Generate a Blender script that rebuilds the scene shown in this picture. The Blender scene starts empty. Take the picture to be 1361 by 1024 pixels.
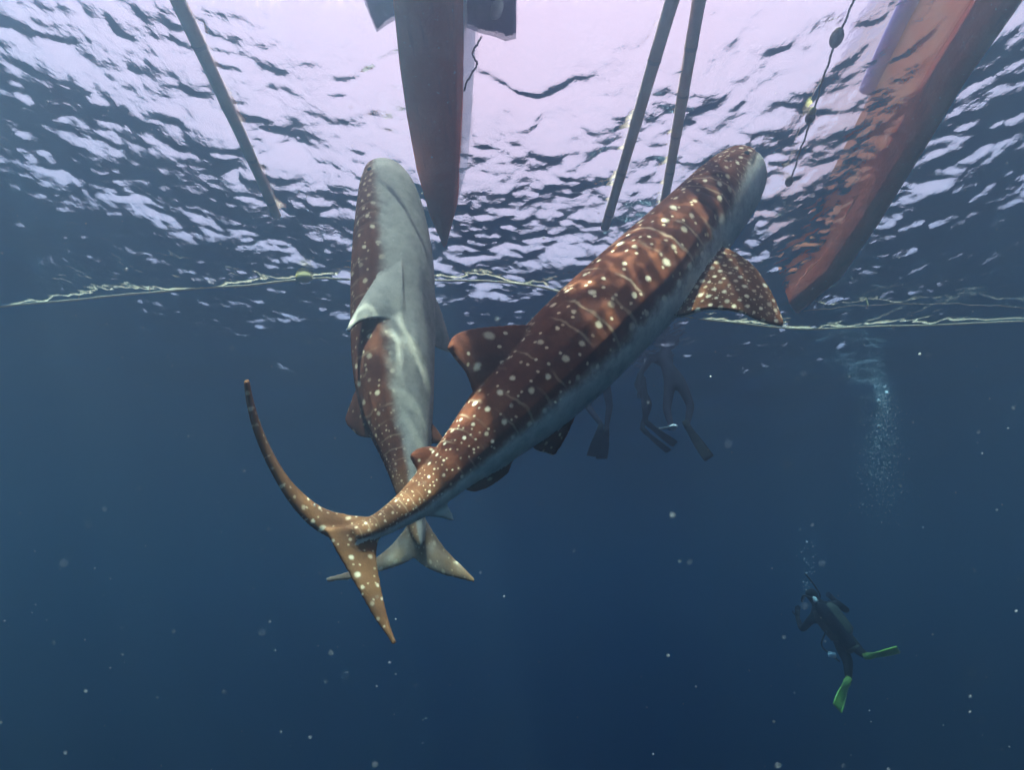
import bpy, bmesh, math, random
import numpy as np
from mathutils import Vector, Matrix, noise
from mathutils.kdtree import KDTree

R = math.radians
sc = bpy.context.scene
col = sc.collection

# ------------------------------------------------------------------ camera
F, CX, CY = 720.0, 680.5, 512.0          # pixels of the 1361 x 1024 photograph
PITCH = R(25.8)
SURF = 4.0                               # the sea surface is 4 m above the lens
cam = bpy.data.cameras.new('camera')
camo = bpy.data.objects.new('camera', cam)
col.objects.link(camo)
camo.location = (0, 0, 0)
camo.rotation_euler = (R(90) + PITCH, 0, 0)
cam.sensor_fit = 'HORIZONTAL'
cam.angle = 2 * math.atan(CX / F)
cam.clip_start = 0.05
cam.dof.use_dof = True
cam.dof.focus_distance = 4.2
cam.dof.aperture_fstop = 2.6
cam.clip_end = 1000
sc.camera = camo

# ------------------------------------------------------------------ sky + sun
to_sun = Vector((-0.17, -0.52, 0.83)).normalized()
w = bpy.data.worlds.new('World')
sc.world = w
w.use_nodes = True
nt = w.node_tree
nt.nodes.clear()
sky = nt.nodes.new('ShaderNodeTexSky')
sky.sky_type = 'NISHITA'
sky.sun_disc = False
sky.sun_elevation = math.asin(to_sun.z)
sky.sun_rotation = math.atan2(to_sun.x, to_sun.y)
sky.dust_density = 4.0
sky.air_density = 1.0
sky.ozone_density = 1.0
veil = nt.nodes.new('ShaderNodeMix')            # thin bright overcast veil over the blue
veil.data_type = 'RGBA'
veil.inputs[0].default_value = 0.62
veil.inputs[7].default_value = (18.5, 8.6, 9.1, 1)
bg = nt.nodes.new('ShaderNodeBackground')
bg.inputs['Strength'].default_value = 0.070
out = nt.nodes.new('ShaderNodeOutputWorld')
nt.links.new(sky.outputs[0], veil.inputs[6])
nt.links.new(veil.outputs[2], bg.inputs['Color'])
nt.links.new(bg.outputs[0], out.inputs[0])

sun = bpy.data.lights.new('sun', 'SUN')
sun.energy = 5.0
sun.angle = R(0.9)
sun.color = (1.0, 0.87, 0.70)
suno = bpy.data.objects.new('sun', sun)
col.objects.link(suno)
suno.location = (-6, -6, 14)
suno.rotation_euler = to_sun.to_track_quat('Z', 'Y').to_euler()

sc.view_settings.view_transform = 'Standard'
sc.view_settings.look = 'None'
sc.view_settings.exposure = 2.8
sc.view_settings.gamma = 1.0
sc.view_settings.use_curve_mapping = False
sc.cycles.max_bounces = 8
sc.cycles.diffuse_bounces = 2
sc.cycles.glossy_bounces = 4
sc.cycles.volume_bounces = 1
sc.cycles.transparent_max_bounces = 10
sc.cycles.use_denoising = True
sc.cycles.sample_clamp_indirect = 4.0

# ------------------------------------------------------------------ helpers
RIGHT = np.array((1.0, 0, 0))
FWD = np.array((0, math.cos(PITCH), math.sin(PITCH)))
UP = np.array((0, -math.sin(PITCH), math.cos(PITCH)))
rng = np.random.default_rng(7)
random.seed(7)


def at(px, py, D):
    """point seen at photo pixel (px,py), D metres along the view axis"""
    return D * (FWD + (px - CX) / F * RIGHT - (py - CY) / F * UP)


def onz(px, py, z):
    """point on the horizontal plane z seen at a photo pixel"""
    d = FWD + (px - CX) / F * RIGHT - (py - CY) / F * UP
    return d * (z / d[2])


def tag(o, label=None, cat=None, group=None, kind=None):
    if label: o['label'] = label
    if cat: o['category'] = cat
    if group: o['group'] = group
    if kind: o['kind'] = kind
    return o


def link(name, me, mats=(), parent=None, smooth=True):
    o = bpy.data.objects.new(name, me)
    col.objects.link(o)
    if not isinstance(mats, (list, tuple)): mats = [mats]
    if len(me.materials) == 0:
        for m in mats: me.materials.append(m)
    if smooth: me.shade_smooth()
    if parent is not None: o.parent = parent
    return o


def mesh(name, verts, faces):
    me = bpy.data.meshes.new(name)
    me.from_pydata([tuple(map(float, v)) for v in verts], [], [tuple(f) for f in faces])
    me.update()
    return me


def empty(name, loc=(0, 0, 0)):
    o = bpy.data.objects.new(name, None)
    col.objects.link(o)
    o.location = loc
    return o


def local(verts, root):
    l = np.array(root.location)
    return [np.asarray(v) - l for v in verts]


def catmull(P, n):
    """resample control rows P with a Catmull-Rom curve to n rows"""
    P = np.asarray(P, float)
    m = len(P)
    t = np.linspace(0, m - 1, n)
    i = np.clip(t.astype(int), 0, m - 2)
    f = (t - i)[:, None]
    Q = np.vstack([2 * P[0] - P[1], P, 2 * P[-1] - P[-2]])
    p0, p1, p2, p3 = Q[i], Q[i + 1], Q[i + 2], Q[i + 3]
    return 0.5 * (2 * p1 + (p2 - p0) * f + (2 * p0 - 5 * p1 + 4 * p2 - p3) * f ** 2 + (3 * p1 - p0 - 3 * p2 + p3) * f ** 3)


def norm(v):
    v = np.asarray(v, float)
    return v / (np.linalg.norm(v, axis=-1, keepdims=True) + 1e-12)


def tube(path, radii, seg=10, cap=True):
    """verts, faces of a tube along a path"""
    path = np.asarray(path, float)
    n = len(path)
    radii = np.broadcast_to(np.asarray(radii, float), (n,))
    T = norm(np.gradient(path, axis=0))
    ref = np.array((0, 0, 1.0)) if abs(T[0][2]) < .9 else np.array((1.0, 0, 0))
    V, Fc = [], []
    for k in range(n):
        a = norm(np.cross(ref, T[k])); b = np.cross(T[k], a)
        for j in range(seg):
            q = 2 * math.pi * j / seg
            V.append(path[k] + radii[k] * (a * math.cos(q) + b * math.sin(q)))
    for k in range(n - 1):
        for j in range(seg):
            j2 = (j + 1) % seg
            Fc.append((k * seg + j, k * seg + j2, (k + 1) * seg + j2, (k + 1) * seg + j))
    if cap:
        Fc.append(tuple(range(seg))[::-1]); Fc.append(tuple((n - 1) * seg + j for j in range(seg)))
    return V, Fc


def loft(rings, cap=True):
    n, m = len(rings), len(rings[0])
    V = [p for r in rings for p in r]
    Fc = []
    for k in range(n - 1):
        for j in range(m):
            j2 = (j + 1) % m
            Fc.append((k * m + j, k * m + j2, (k + 1) * m + j2, (k + 1) * m + j))
    if cap:
        Fc.append(tuple(range(m))[::-1]); Fc.append(tuple((n - 1) * m + j for j in range(m)))
    return V, Fc


class NT:
    """tiny node-tree writer"""
    def __init__(s, name):
        s.m = bpy.data.materials.new(name); s.m.use_nodes = True
        s.t = s.m.node_tree; s.t.nodes.clear()
        s.out = s.n('OutputMaterial')

    def n(s, typ, **kw):
        x = s.t.nodes.new('ShaderNode' + typ)
        for k, v in kw.items(): setattr(x, k, v)
        return x

    def l(s, a, b): s.t.links.new(a, b)

    def val(s, inp, v):
        if hasattr(v, 'is_output'): s.l(v, inp)
        else: inp.default_value = v

    def math(s, op, a, b=0.0, c=None, clamp=False):
        x = s.n('Math', operation=op); x.use_clamp = clamp
        s.val(x.inputs[0], a); s.val(x.inputs[1], b)
        if c is not None: s.val(x.inputs[2], c)
        return x.outputs[0]

    def mix(s, f, a, b):
        x = s.n('Mix', data_type='RGBA')
        s.val(x.inputs[0], f); s.val(x.inputs[6], a); s.val(x.inputs[7], b)
        return x.outputs[2]

    def ramp(s, f, lo, hi, a=0.0, b=1.0):
        x = s.n('MapRange', interpolation_type='SMOOTHSTEP')
        s.val(x.inputs[0], f); s.val(x.inputs[1], lo); s.val(x.inputs[2], hi)
        s.val(x.inputs[3], a); s.val(x.inputs[4], b)
        return x.outputs[0]

    def noise(s, scale, detail=3, vec=None, rough=.55):
        x = s.n('TexNoise'); x.inputs['Scale'].default_value = scale
        x.inputs['Detail'].default_value = detail; x.inputs['Roughness'].default_value = rough
        if vec is not None: s.l(vec, x.inputs['Vector'])
        return x.outputs['Fac']

    def coord(s):
        return s.n('TexCoord').outputs['Object']

    def bump(s, h, strength, dist):
        b = s.n('Bump'); b.inputs['Strength'].default_value = strength; b.inputs['Distance'].default_value = dist
        s.l(h, b.inputs['Height']); return b.outputs[0]

    def principled(s, colour, rough=.6, normal=None, spec=.3):
        p = s.n('BsdfPrincipled'); s.val(p.inputs['Base Color'], colour); s.val(p.inputs['Roughness'], rough)
        p.inputs['Specular IOR Level'].default_value = spec
        if normal is not None: s.l(normal, p.inputs['Normal'])
        s.l(p.outputs[0], s.out.inputs[0]); return p


def simple(name, a, b, scale=6, rough=.6, bump=.0, spec=.3):
    t = NT(name); v = t.coord()
    f = t.ramp(t.noise(scale, 5, v), .35, .68)
    nrm = t.bump(t.noise(scale * 6, 3, v), bump, .02) if bump else None
    t.principled(t.mix(f, (*a, 1), (*b, 1)), rough, nrm, spec)
    return t.m


# ------------------------------------------------------------------ materials
def water_material():
    t = NT('sea_surface')
    v = t.n('NewGeometry').outputs['Position']
    mp = t.n('Mapping'); mp.inputs['Scale'].default_value = (1, 1, 0.0); t.l(v, mp.inputs[0]); v2 = mp.outputs[0]
    h = t.noise(14, 3, v2, .5)
    nrm = t.bump(h, .35, .022)
    fr = t.n('Fresnel'); fr.inputs['IOR'].default_value = 1.333; t.l(nrm, fr.inputs['Normal'])
    # caustic threads painted into the transmission colour, brighter than the light coming in
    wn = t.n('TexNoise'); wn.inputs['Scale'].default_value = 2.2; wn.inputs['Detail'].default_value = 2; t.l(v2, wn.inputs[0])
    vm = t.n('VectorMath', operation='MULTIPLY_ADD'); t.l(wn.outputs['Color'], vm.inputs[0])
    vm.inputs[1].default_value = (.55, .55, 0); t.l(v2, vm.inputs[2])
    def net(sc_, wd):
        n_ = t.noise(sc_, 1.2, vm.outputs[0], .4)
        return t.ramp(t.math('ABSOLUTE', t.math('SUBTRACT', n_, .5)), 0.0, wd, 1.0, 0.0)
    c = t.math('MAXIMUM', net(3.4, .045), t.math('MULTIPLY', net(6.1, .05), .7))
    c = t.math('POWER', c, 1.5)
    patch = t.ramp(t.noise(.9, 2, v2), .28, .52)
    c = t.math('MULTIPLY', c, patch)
    c = t.math('MULTIPLY', c, t.n('Attribute', attribute_name='lens').outputs['Fac'])  # 'lens' is the strength mask of the painted caustic threads
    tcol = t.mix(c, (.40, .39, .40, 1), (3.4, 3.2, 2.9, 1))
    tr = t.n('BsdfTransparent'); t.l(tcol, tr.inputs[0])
    gl = t.n('BsdfGlossy'); gl.inputs['Roughness'].default_value = 0.0; t.l(nrm, gl.inputs['Normal'])
    gl.inputs['Color'].default_value = (.97, .98, 1, 1)
    rf = t.n('BsdfRefraction'); rf.inputs['IOR'].default_value = 1.333; rf.inputs['Roughness'].default_value = 0.0
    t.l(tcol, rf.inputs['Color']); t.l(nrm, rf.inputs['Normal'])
    m2 = t.n('MixShader'); m2.inputs[0].default_value = .35; t.l(tr.outputs[0], m2.inputs[1]); t.l(rf.outputs[0], m2.inputs[2])
    mx = t.n('MixShader'); t.l(fr.outputs[0], mx.inputs[0]); t.l(m2.outputs[0], mx.inputs[1]); t.l(gl.outputs[0], mx.inputs[2])
    t.l(mx.outputs[0], t.out.inputs[0])
    return t.m


def shark_material(name, dark, dark2, spot, pale):
    t = NT(name)
    pat = t.n('Attribute', attribute_name='pattern').outputs['Vector']     # spot-grid coordinates
    aux = t.n('Attribute', attribute_name='aux').outputs['Vector']         # countershade, groove, spot radius
    sp = t.n('SeparateXYZ'); t.l(aux, sp.inputs[0])
    v = t.coord()
    vo = t.n('TexVoronoi', feature='F1', voronoi_dimensions='2D'); vo.inputs['Scale'].default_value = 1.0
    vo.inputs['Randomness'].default_value = .34
    t.l(pat, vo.inputs['Vector'])
    sx = t.n('SeparateColor'); t.l(vo.outputs['Color'], sx.inputs[0])
    rad = t.math('MULTIPLY', sp.outputs[2], t.math('MULTIPLY_ADD', sx.outputs[0], .75, .55))
    d = t.math('DIVIDE', t.math('ADD', vo.outputs['Distance'], t.math('MULTIPLY_ADD', t.noise(38, 2, v), .10, -.05)), rad)
    spots = t.math('MULTIPLY', t.ramp(d, .40, 1.25, 1.0, 0.0), t.math('MULTIPLY_ADD', sx.outputs[1], .55, .38))
    # faint small dots between
    vo2 = t.n('TexVoronoi', feature='F1', voronoi_dimensions='2D'); vo2.inputs['Scale'].default_value = 1.9
    vo2.inputs['Randomness'].default_value = .8; t.l(pat, vo2.inputs['Vector'])
    s2 = t.n('SeparateColor'); t.l(vo2.outputs['Color'], s2.inputs[0])
    dots = t.math('MULTIPLY', t.ramp(vo2.outputs['Distance'], .07, .17, .55, 0.0), t.ramp(s2.outputs[1], .45, .6))
    # thin transverse bars
    sv = t.n('SeparateXYZ'); t.l(pat, sv.inputs[0])
    wob = t.math('MULTIPLY_ADD', t.noise(7, 2, v), .5, -.25)
    fr = t.math('FRACT', t.math('ADD', sv.outputs[0], wob))
    bar = t.ramp(t.math('ABSOLUTE', t.math('SUBTRACT', fr, .5)), .02, .10, .20, 0.0)
    m = t.math('MAXIMUM', t.math('MAXIMUM', spots, dots), t.math('MULTIPLY', bar, t.math('MULTIPLY', t.ramp(t.noise(4, 2, v), .42, .6), t.math('LESS_THAN', sv.outputs[1], 30.0))))
    base = t.mix(t.ramp(t.noise(5, 5, v, .65), .3, .7), (*dark, 1), (*dark2, 1))
    base = t.mix(t.math('MULTIPLY', sv.outputs[2], t.ramp(t.noise(6, 4, v), .25, .7, .6, 1.0)), base, (.56, .31, .14, 1))  # sunlit gold of tail and pectoral painted in as a tan tint
    c = t.mix(m, base, (*spot, 1))
    # belly with scuffs; the boundary is ragged
    cs = t.math('ADD', sp.outputs[0], t.math('MULTIPLY_ADD', t.noise(7, 5, v, .65), .55, -.275))
    belly = t.mix(t.ramp(t.noise(14, 5, v, .7), .35, .75), (*pale, 1), tuple(x * .72 for x in pale) + (1,))
    c = t.mix(t.ramp(cs, .26, .74), belly, c)
    c = t.mix(t.math('MULTIPLY', sp.outputs[1], .85), c, (dark[0] * .4, dark[1] * .4, dark[2] * .4, 1))
    ms = t.n('Mapping'); ms.inputs['Scale'].default_value = (2.0, 9.0, 5.0); ms.inputs['Rotation'].default_value = (.4, .7, .5); t.l(v, ms.inputs[0])
    scar = t.ramp(t.noise(3.2, 6, ms.outputs[0], .72), .62, .74)
    c = t.mix(t.math('MULTIPLY', scar, .28), c, (.45, .36, .30, 1))
    grime = t.ramp(t.noise(2.1, 6, v, .7), .42, .70)
    c = t.mix(t.math('MULTIPLY', grime, .35), c, (dark[0] * .6, dark[1] * .7, dark[2] * .9, 1))
    nrm = t.bump(t.noise(60, 4, v, .7), .25, .01)
    t.principled(c, .82, nrm, .08)
    return t.m


M = {}
M['water'] = water_material()
M['shark_front'] = shark_material('spotted_skin', (.072, .015, .008), (.135, .036, .017), (.84, .64, .46), (.66, .55, .47))
M['shark_back'] = shark_material('spotted_skin_pale', (.090, .024, .014), (.165, .050, .026), (.74, .54, .37), (.41, .33, .285))
t_ = NT('fouled_brown_hull'); v_ = t_.coord()
mp_ = t_.n('Mapping'); mp_.inputs['Scale'].default_value = (9, 1.1, 9); t_.l(v_, mp_.inputs[0])
c_ = t_.mix(t_.ramp(t_.noise(3, 6, v_), .35, .68), (.80, .15, .065, 1), (.84, .22, .12, 1))
c_ = t_.mix(t_.ramp(t_.noise(2.2, 6, mp_.outputs[0], .7), .50, .75, 0, .55), c_, (.46, .11, .065, 1))
c_ = t_.mix(t_.ramp(t_.noise(42, 3, v_), .66, .72, 0, .6), c_, (.82, .62, .50, 1))
t_.principled(c_, .85, t_.bump(t_.noise(30, 4, v_), .5, .02), .1)
M['antifoul'] = t_.m
M['topside_white'] = simple('pale_topside', (.70, .66, .70), (.55, .53, .62), 3, .4, .1)
M['orange'] = simple('orange_paint', (.90, .26, .10), (.92, .40, .20), 4, .5, .2)
M['violet'] = simple('violet_paint', (.20, .16, .55), (.30, .25, .60), 4, .5, .2)
M['bamboo'] = simple('weathered_bamboo', (.86, .58, .42), (.90, .68, .52), 7, .7, .5)
M['bamboo_dark'] = simple('bamboo_node', (.56, .42, .33), (.66, .50, .40), 9, .8, .5)
M['wood'] = simple('grey_wood', (.25, .18, .14), (.38, .30, .24), 6, .7, .4)
M['cloth'] = simple('purple_cloth', (.10, .06, .22), (.15, .09, .28), 6, .9, .3)
M['emblem'] = simple('white_print', (.8, .8, .82), (.7, .7, .75), 6, .8)
M['rope'] = simple('pale_rope', (.62, .44, .28), (.74, .58, .42), 30, .9, .6)
M['rope_dark'] = simple('dark_rope', (.12, .08, .07), (.20, .14, .11), 30, .9, .6)
M['yellow'] = simple('yellow_float', (.62, .46, .14), (.70, .56, .26), 9, .5, .2)
M['darkfloat'] = simple('fouled_float', (.14, .09, .07), (.25, .17, .12), 12, .8, .5)
M['algae'] = simple('algae_strand', (.45, .42, .18), (.60, .58, .34), 20, .9)
M['wetsuit'] = simple('black_wetsuit', (.008, .008, .011), (.016, .016, .020), 8, .9, .3, .04)
M['wetsuit_b'] = simple('dark_rash_suit', (.008, .007, .014), (.016, .014, .024), 8, .9, .3, .04)
M['black'] = simple('black_rubber', (.012, .012, .014), (.03, .03, .03), 8, .7, .2, .08)
M['skin'] = simple('tan_skin', (.16, .09, .06), (.20, .12, .08), 12, .8, 0, .05)
M['green'] = simple('neon_green_plastic', (.26, .44, .05), (.38, .52, .10), 8, .4)
M['silver'] = simple('silver_tank', (.55, .56, .58), (.65, .66, .68), 8, .35)
M['vest'] = simple('vest_fabric', (.03, .028, .022), (.06, .055, .045), 8, .8, .4)
M['seafloor'] = simple('dark_sand', (.06, .07, .06), (.10, .10, .08), .4, .95, .4)
M['bubble'] = simple('bubble_wall', (.55, .62, .66), (.75, .80, .84), 8, .15, 0, .6)
M['particle'] = simple('drifting_speck', (.40, .39, .38), (.55, .54, .52), 8, .9)
M['glass'] = simple('mask_glass', (.25, .30, .34), (.35, .40, .45), 8, .1, 0, .8)

# ------------------------------------------------------------------ sea surface
def grow(lo, hi, dlo, dhi, step, ratio=1.07, maxstep=2.0):
    c = list(np.arange(dlo, dhi + 1e-6, step))
    s = step; x = c[-1]
    while x < hi:
        s = min(s * ratio, maxstep); x += s; c.append(x)
    s = step; x = c[0]; pre = []
    while x > lo:
        s = min(s * ratio, maxstep); x -= s; pre.append(x)
    return np.array(pre[::-1] + c)


xs = grow(-95, 95, -5.6, 5.6, .026)
ys = grow(-95, 95, 1.6, 7.4, .024)
X, Y = np.meshgrid(xs, ys, indexing='ij')
SX = np.gradient(xs)[:, None] * np.ones_like(Y)
SY = np.gradient(ys)[None, :] * np.ones_like(X)
SP = np.maximum(SX, SY)
rw = np.random.default_rng(11)
Z = np.zeros_like(X); DX = np.zeros_like(X); DY = np.zeros_like(X)
# lee of the boat: slick, calm water between the outrigger poles
ccx = -0.42 - 0.065 * (Y - 2.4)
calm = 1 / (1 + np.exp((np.abs(X - ccx - .0) - 1.12) / .10)) * 1 / (1 + np.exp((Y - 2.75 - .12 * np.sin(3.1 * X + 1)) / .05)) * 1 / (1 + np.exp((2.0 - Y) / .05))
NW = 240
for i in range(NW):
    lam = math.exp(rw.uniform(math.log(.08), math.log(2.4)))
    th = R(70) + rw.normal(0, R(48))
    k = 2 * math.pi / lam
    slope = .0172 * (1.25 if lam < .3 else .95 if lam < .8 else .70) * rw.uniform(.6, 1.4)
    a = slope / k
    ph = rw.uniform(0, 2 * math.pi)
    wgt = np.clip(lam / (3.0 * SP) - .6, 0, 1)
    if lam < 1.2: wgt = wgt * (1 - .88 * calm)
    q = k * (X * math.cos(th) + Y * math.sin(th)) + ph
    Z += a * wgt * np.cos(q)
    DX -= a * wgt * math.cos(th) * np.sin(q) * .8
    DY -= a * wgt * math.sin(th) * np.sin(q) * .8
# the wavelet that rims the calm patch
rim = Y - 2.80 - .12 * np.sin(3.1 * X + 1) - .05 * np.sin(9 * X)
Z += .023 * np.exp(-(rim / .055) ** 2) * (1 / (1 + np.exp((np.abs(X + .45) - 1.0) / .08)))
nx, ny = X.shape
V = np.stack([X + DX, Y + DY, SURF + Z], -1).reshape(-1, 3)
idx = np.arange(nx * ny).reshape(nx, ny)
Q = np.stack([idx[:-1, :-1], idx[1:, :-1], idx[1:, 1:], idx[:-1, 1:]], -1).reshape(-1, 4)
me = bpy.data.meshes.new('water_surface')
me.vertices.add(len(V)); me.vertices.foreach_set('co', V.ravel())
me.loops.add(Q.size); me.loops.foreach_set('vertex_index', Q.ravel())
me.polygons.add(len(Q)); me.polygons.foreach_set('loop_start', np.arange(0, Q.size, 4)); me.polygons.foreach_set('loop_total', np.full(len(Q), 4))
me.update(); me.validate()
lens = 1.0 / (1 + np.exp((Y - 2.06) / .035))     # strength of the painted caustic threads, only on near water out of view
ca = me.attributes.new('lens', 'FLOAT', 'POINT'); ca.data.foreach_set('value', lens.ravel())  # mask for the painted caustic threads, no real focusing
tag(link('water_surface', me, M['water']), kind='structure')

fl = mesh('sea_floor', [(-120, -120, -24), (120, -120, -24), (120, 120, -24), (-120, 120, -24)], [(0, 1, 2, 3)])
tag(link('sea_floor', fl, M['seafloor'], smooth=False), kind='structure')

# the water itself: an even, blue-scattering medium round everything
hb = bpy.data.meshes.new('haze')
bm = bmesh.new(); bmesh.ops.create_cube(bm, size=1.0); bm.to_mesh(hb); bm.free()
hz = link('haze', hb, smooth=False)
hz.scale = (180, 180, 32); hz.location = (0, 0, 5.9 - 16)
tag(hz, kind='stuff')
t = NT('sea_water_volume')
pv = t.n('VolumePrincipled')
pv.inputs['Color'].default_value = (.118, .158, .225, 1)
pv.inputs['Density'].default_value = .165
pv.inputs['Absorption Color'].default_value = (.0, .26, .48, 1)
pv.inputs['Anisotropy'].default_value = .72
t.l(pv.outputs[0], t.out.inputs['Volume'])
hb.materials.append(t.m)


# ------------------------------------------------------------------ whale sharks
def fin_geo(lead, trail, th0, th1, cs_front, cs_back, spacing, rad, tan=0.0, ns=80, nc=36):
    L = catmull([at(*p) for p in lead], ns); T = catmull([at(*p) for p in trail], ns)
    span = np.concatenate([[0], np.cumsum(np.linalg.norm(np.diff((L + T) / 2, axis=0), axis=1))])
    G = L[:, None] + (T - L)[:, None] * np.linspace(0, 1, nc)[None, :, None]
    du = np.gradient(G, axis=0); dv = np.gradient(G, axis=1)
    N = np.cross(du, dv)
    N = norm(N + 1e-9)
    N[-1] = N[-2]
    flip = np.sign((N[ns // 2, nc // 2] * G[ns // 2, nc // 2]).sum())
    N = -N * flip                                    # towards the viewer's side
    tt = np.linspace(0, 1, nc)
    prof = np.maximum(.42, (4 * tt * (1 - tt)) ** .6)
    s = np.linspace(0, 1, ns)[:, None]
    h = ((th0 * (1 - s) + th1 * s) * prof[None, :])[..., None]
    A = G + N * h; B = G - N * h
    V = np.concatenate([A.reshape(-1, 3), B.reshape(-1, 3)])
    n1 = ns * nc; Fc = []
    g = lambda i, j, b: i * nc + j + b * n1
    for i in range(ns - 1):
        for j in range(nc - 1):
            Fc.append((g(i, j, 0), g(i + 1, j, 0), g(i + 1, j + 1, 0), g(i, j + 1, 0)))
            Fc.append((g(i, j, 1), g(i, j + 1, 1), g(i + 1, j + 1, 1), g(i + 1, j, 1)))
        Fc.append((g(i, 0, 0), g(i, 0, 1), g(i + 1, 0, 1), g(i + 1, 0, 0)))
        Fc.append((g(i, nc - 1, 0), g(i + 1, nc - 1, 0), g(i + 1, nc - 1, 1), g(i, nc - 1, 1)))
    for j in range(nc - 1):
        Fc.append((g(0, j, 0), g(0, j + 1, 0), g(0, j + 1, 1), g(0, j, 1)))
        Fc.append((g(ns - 1, j, 0), g(ns - 1, j, 1), g(ns - 1, j + 1, 1), g(ns - 1, j + 1, 0)))
    ch = np.linalg.norm(T - L, axis=1)
    pu = (span[:, None] + 0 * tt) / spacing + 31.3
    pvv = (ch[:, None] * (tt[None, :] - .5)) / spacing + 60.7
    pat = np.stack([pu, pvv, 0 * pu + tan], -1).reshape(-1, 3)
    auxA = np.stack([np.full(n1, cs_front), np.zeros(n1), np.full(n1, rad)], -1)
    auxB = np.stack([np.full(n1, cs_back), np.zeros(n1), np.full(n1, rad)], -1)
    return V, Fc, np.vstack([pat, pat]), np.vstack([auxA, auxB])


def whale_shark(name, spine, side_ref, fins, mat, gill_u, dark_limit, head_len, flat=1.35, eye=True, vox=.0100, gd=.05, tanb=.22, cap=.07):
    """spine rows: px, py, depth, half width in px, angle of the back away from the viewer; tail to snout"""
    S = np.array(spine, float)
    P = np.array([at(*r[:3]) for r in S])
    rad = S[:, 3] * S[:, 2] / F
    ctl = np.column_stack([P, rad, S[:, 4]])
    NR, MR = 420, 140
    C = catmull(ctl, NR)
    P, rad, phi = C[:, :3], C[:, 3], np.radians(C[:, 4])
    T = norm(np.gradient(P, axis=0))
    vv = norm(-P); vp = norm(vv - (vv * T).sum(1)[:, None] * T)
    sd = np.cross(T, vp)
    sref = side_ref[0] * RIGHT + side_ref[1] * UP
    sd = sd * np.sign((sd * sref).sum(1))[:, None]
    Dd = np.cos(phi)[:, None] * vp + np.sin(phi)[:, None] * sd          # the back
    Lt = np.sin(phi)[:, None] * vp - np.cos(phi)[:, None] * sd          # the flank turned to the viewer
    s = np.concatenate([[0], np.cumsum(np.linalg.norm(np.diff(P, axis=0), axis=1))])
    Ltot = s[-1]
    fromhead = Ltot - s
    hd = np.clip(1 - fromhead / head_len, 0, 1)
    lat = rad * (1.04 + (flat - 1.04) * hd ** 1.2)
    rnd = np.clip(1 - np.clip(1 - fromhead / cap, 0, 1) ** 3, .02, 1) ** .5
    th = np.linspace(-math.pi, math.pi, MR, endpoint=False)
    ct, st = np.cos(th), np.sin(th)
    e = 1.0
    ce = np.sign(ct) * np.abs(ct) ** e; se = np.sign(st) * np.abs(st) ** e
    ridge = np.zeros(MR)
    for a in (30, 56, 80):
        ridge += np.exp(-((np.abs(np.degrees(th)) - a) / 4.0) ** 2)
    mid = np.clip(np.minimum(s / (.25 * Ltot), fromhead / (.22 * Ltot)), 0, 1)
    rr = 1 + .022 * ridge[None, :] * mid[:, None]
    groove = np.zeros((NR, MR))
    adeg = np.abs(np.degrees(th))
    arc = np.exp(-((adeg - 78) / 30.0) ** 4)
    for gu in gill_u:
        shift = .10 * ((adeg - 78) / 40.0) ** 2 + .05 * (adeg - 78) / 40
        groove = np.maximum(groove, np.exp(-((fromhead[:, None] - gu - shift[None, :]) / .012) ** 2) * arc[None, :])
    groove = np.maximum(groove, np.exp(-((adeg[None, :] - 97 - 14 * fromhead[:, None]) / 2.6) ** 2) * (fromhead[:, None] < .30) * np.clip((.30 - fromhead[:, None]) / .05, 0, 1))
    rr = rr - gd * groove
    groove = groove * min(1, gd / .035)
    ring = P[:, None] + (rad * rnd)[:, None, None] * (rr * ce[None, :])[..., None] * Dd[:, None] \
        + (lat * rnd)[:, None, None] * (rr * se[None, :])[..., None] * Lt[:, None]
    V = ring.reshape(-1, 3)
    V = np.vstack([V, P[:1], P[-1:]])
    Fc = []
    for i in range(NR - 1):
        for j in range(MR):
            j2 = (j + 1) % MR
            Fc.append((i * MR + j, i * MR + j2, (i + 1) * MR + j2, (i + 1) * MR + j))
    for j in range(MR):
        Fc.append((NR * MR, (j + 1) % MR, j)); Fc.append((NR * MR + 1, (NR - 1) * MR + j, (NR - 1) * MR + (j + 1) % MR))
    # spot grid: wide on the body, tight on the head
    sp = .185 - .112 * np.clip(1 - (fromhead - .35) / .85, 0, 1)
    sp = np.minimum(sp, np.clip(rad * .52, .05, 1))
    pu = np.cumsum(np.concatenate([[0], np.diff(s)]) / sp)
    pat = np.stack([np.repeat(pu[:, None], MR, 1), th[None, :] * (rad / sp)[:, None], np.repeat(np.clip(1 - s / (.16 * Ltot), 0, 1)[:, None], MR, 1) * tanb], -1).reshape(-1, 3)
    lim = dark_limit
    cs = np.clip(.5 + (lim - adeg) / 44.0, 0, 1)
    aux = np.stack([np.repeat(cs[None, :], NR, 0), groove, np.full((NR, MR), .135) + .10 * hd[:, None]], -1).reshape(-1, 3)
    pat = np.vstack([pat, pat[:1], pat[-1:]]); aux = np.vstack([aux, aux[:1], aux[-1:]])
    AV, AF, AP, AA = [V], list(Fc), [pat], [aux]
    off = len(V)
    for f in fins:
        v, fc, p_, a_ = fin_geo(*f)
        AV.append(v); AF += [tuple(x + off for x in q) for q in fc]; AP.append(p_); AA.append(a_); off += len(v)
    AV = np.vstack(AV); AP = np.vstack(AP); AA = np.vstack(AA)
    me = mesh(name + '_src', AV, AF)
    bm = bmesh.new(); bm.from_mesh(me)
    bmesh.ops.recalc_face_normals(bm, faces=bm.faces); bm.to_mesh(me); bm.free()
    src = bpy.data.objects.new(name + '_src', me); col.objects.link(src)
    rm = src.modifiers.new('r', 'REMESH'); rm.mode = 'VOXEL'; rm.voxel_size = vox; rm.adaptivity = 0
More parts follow.
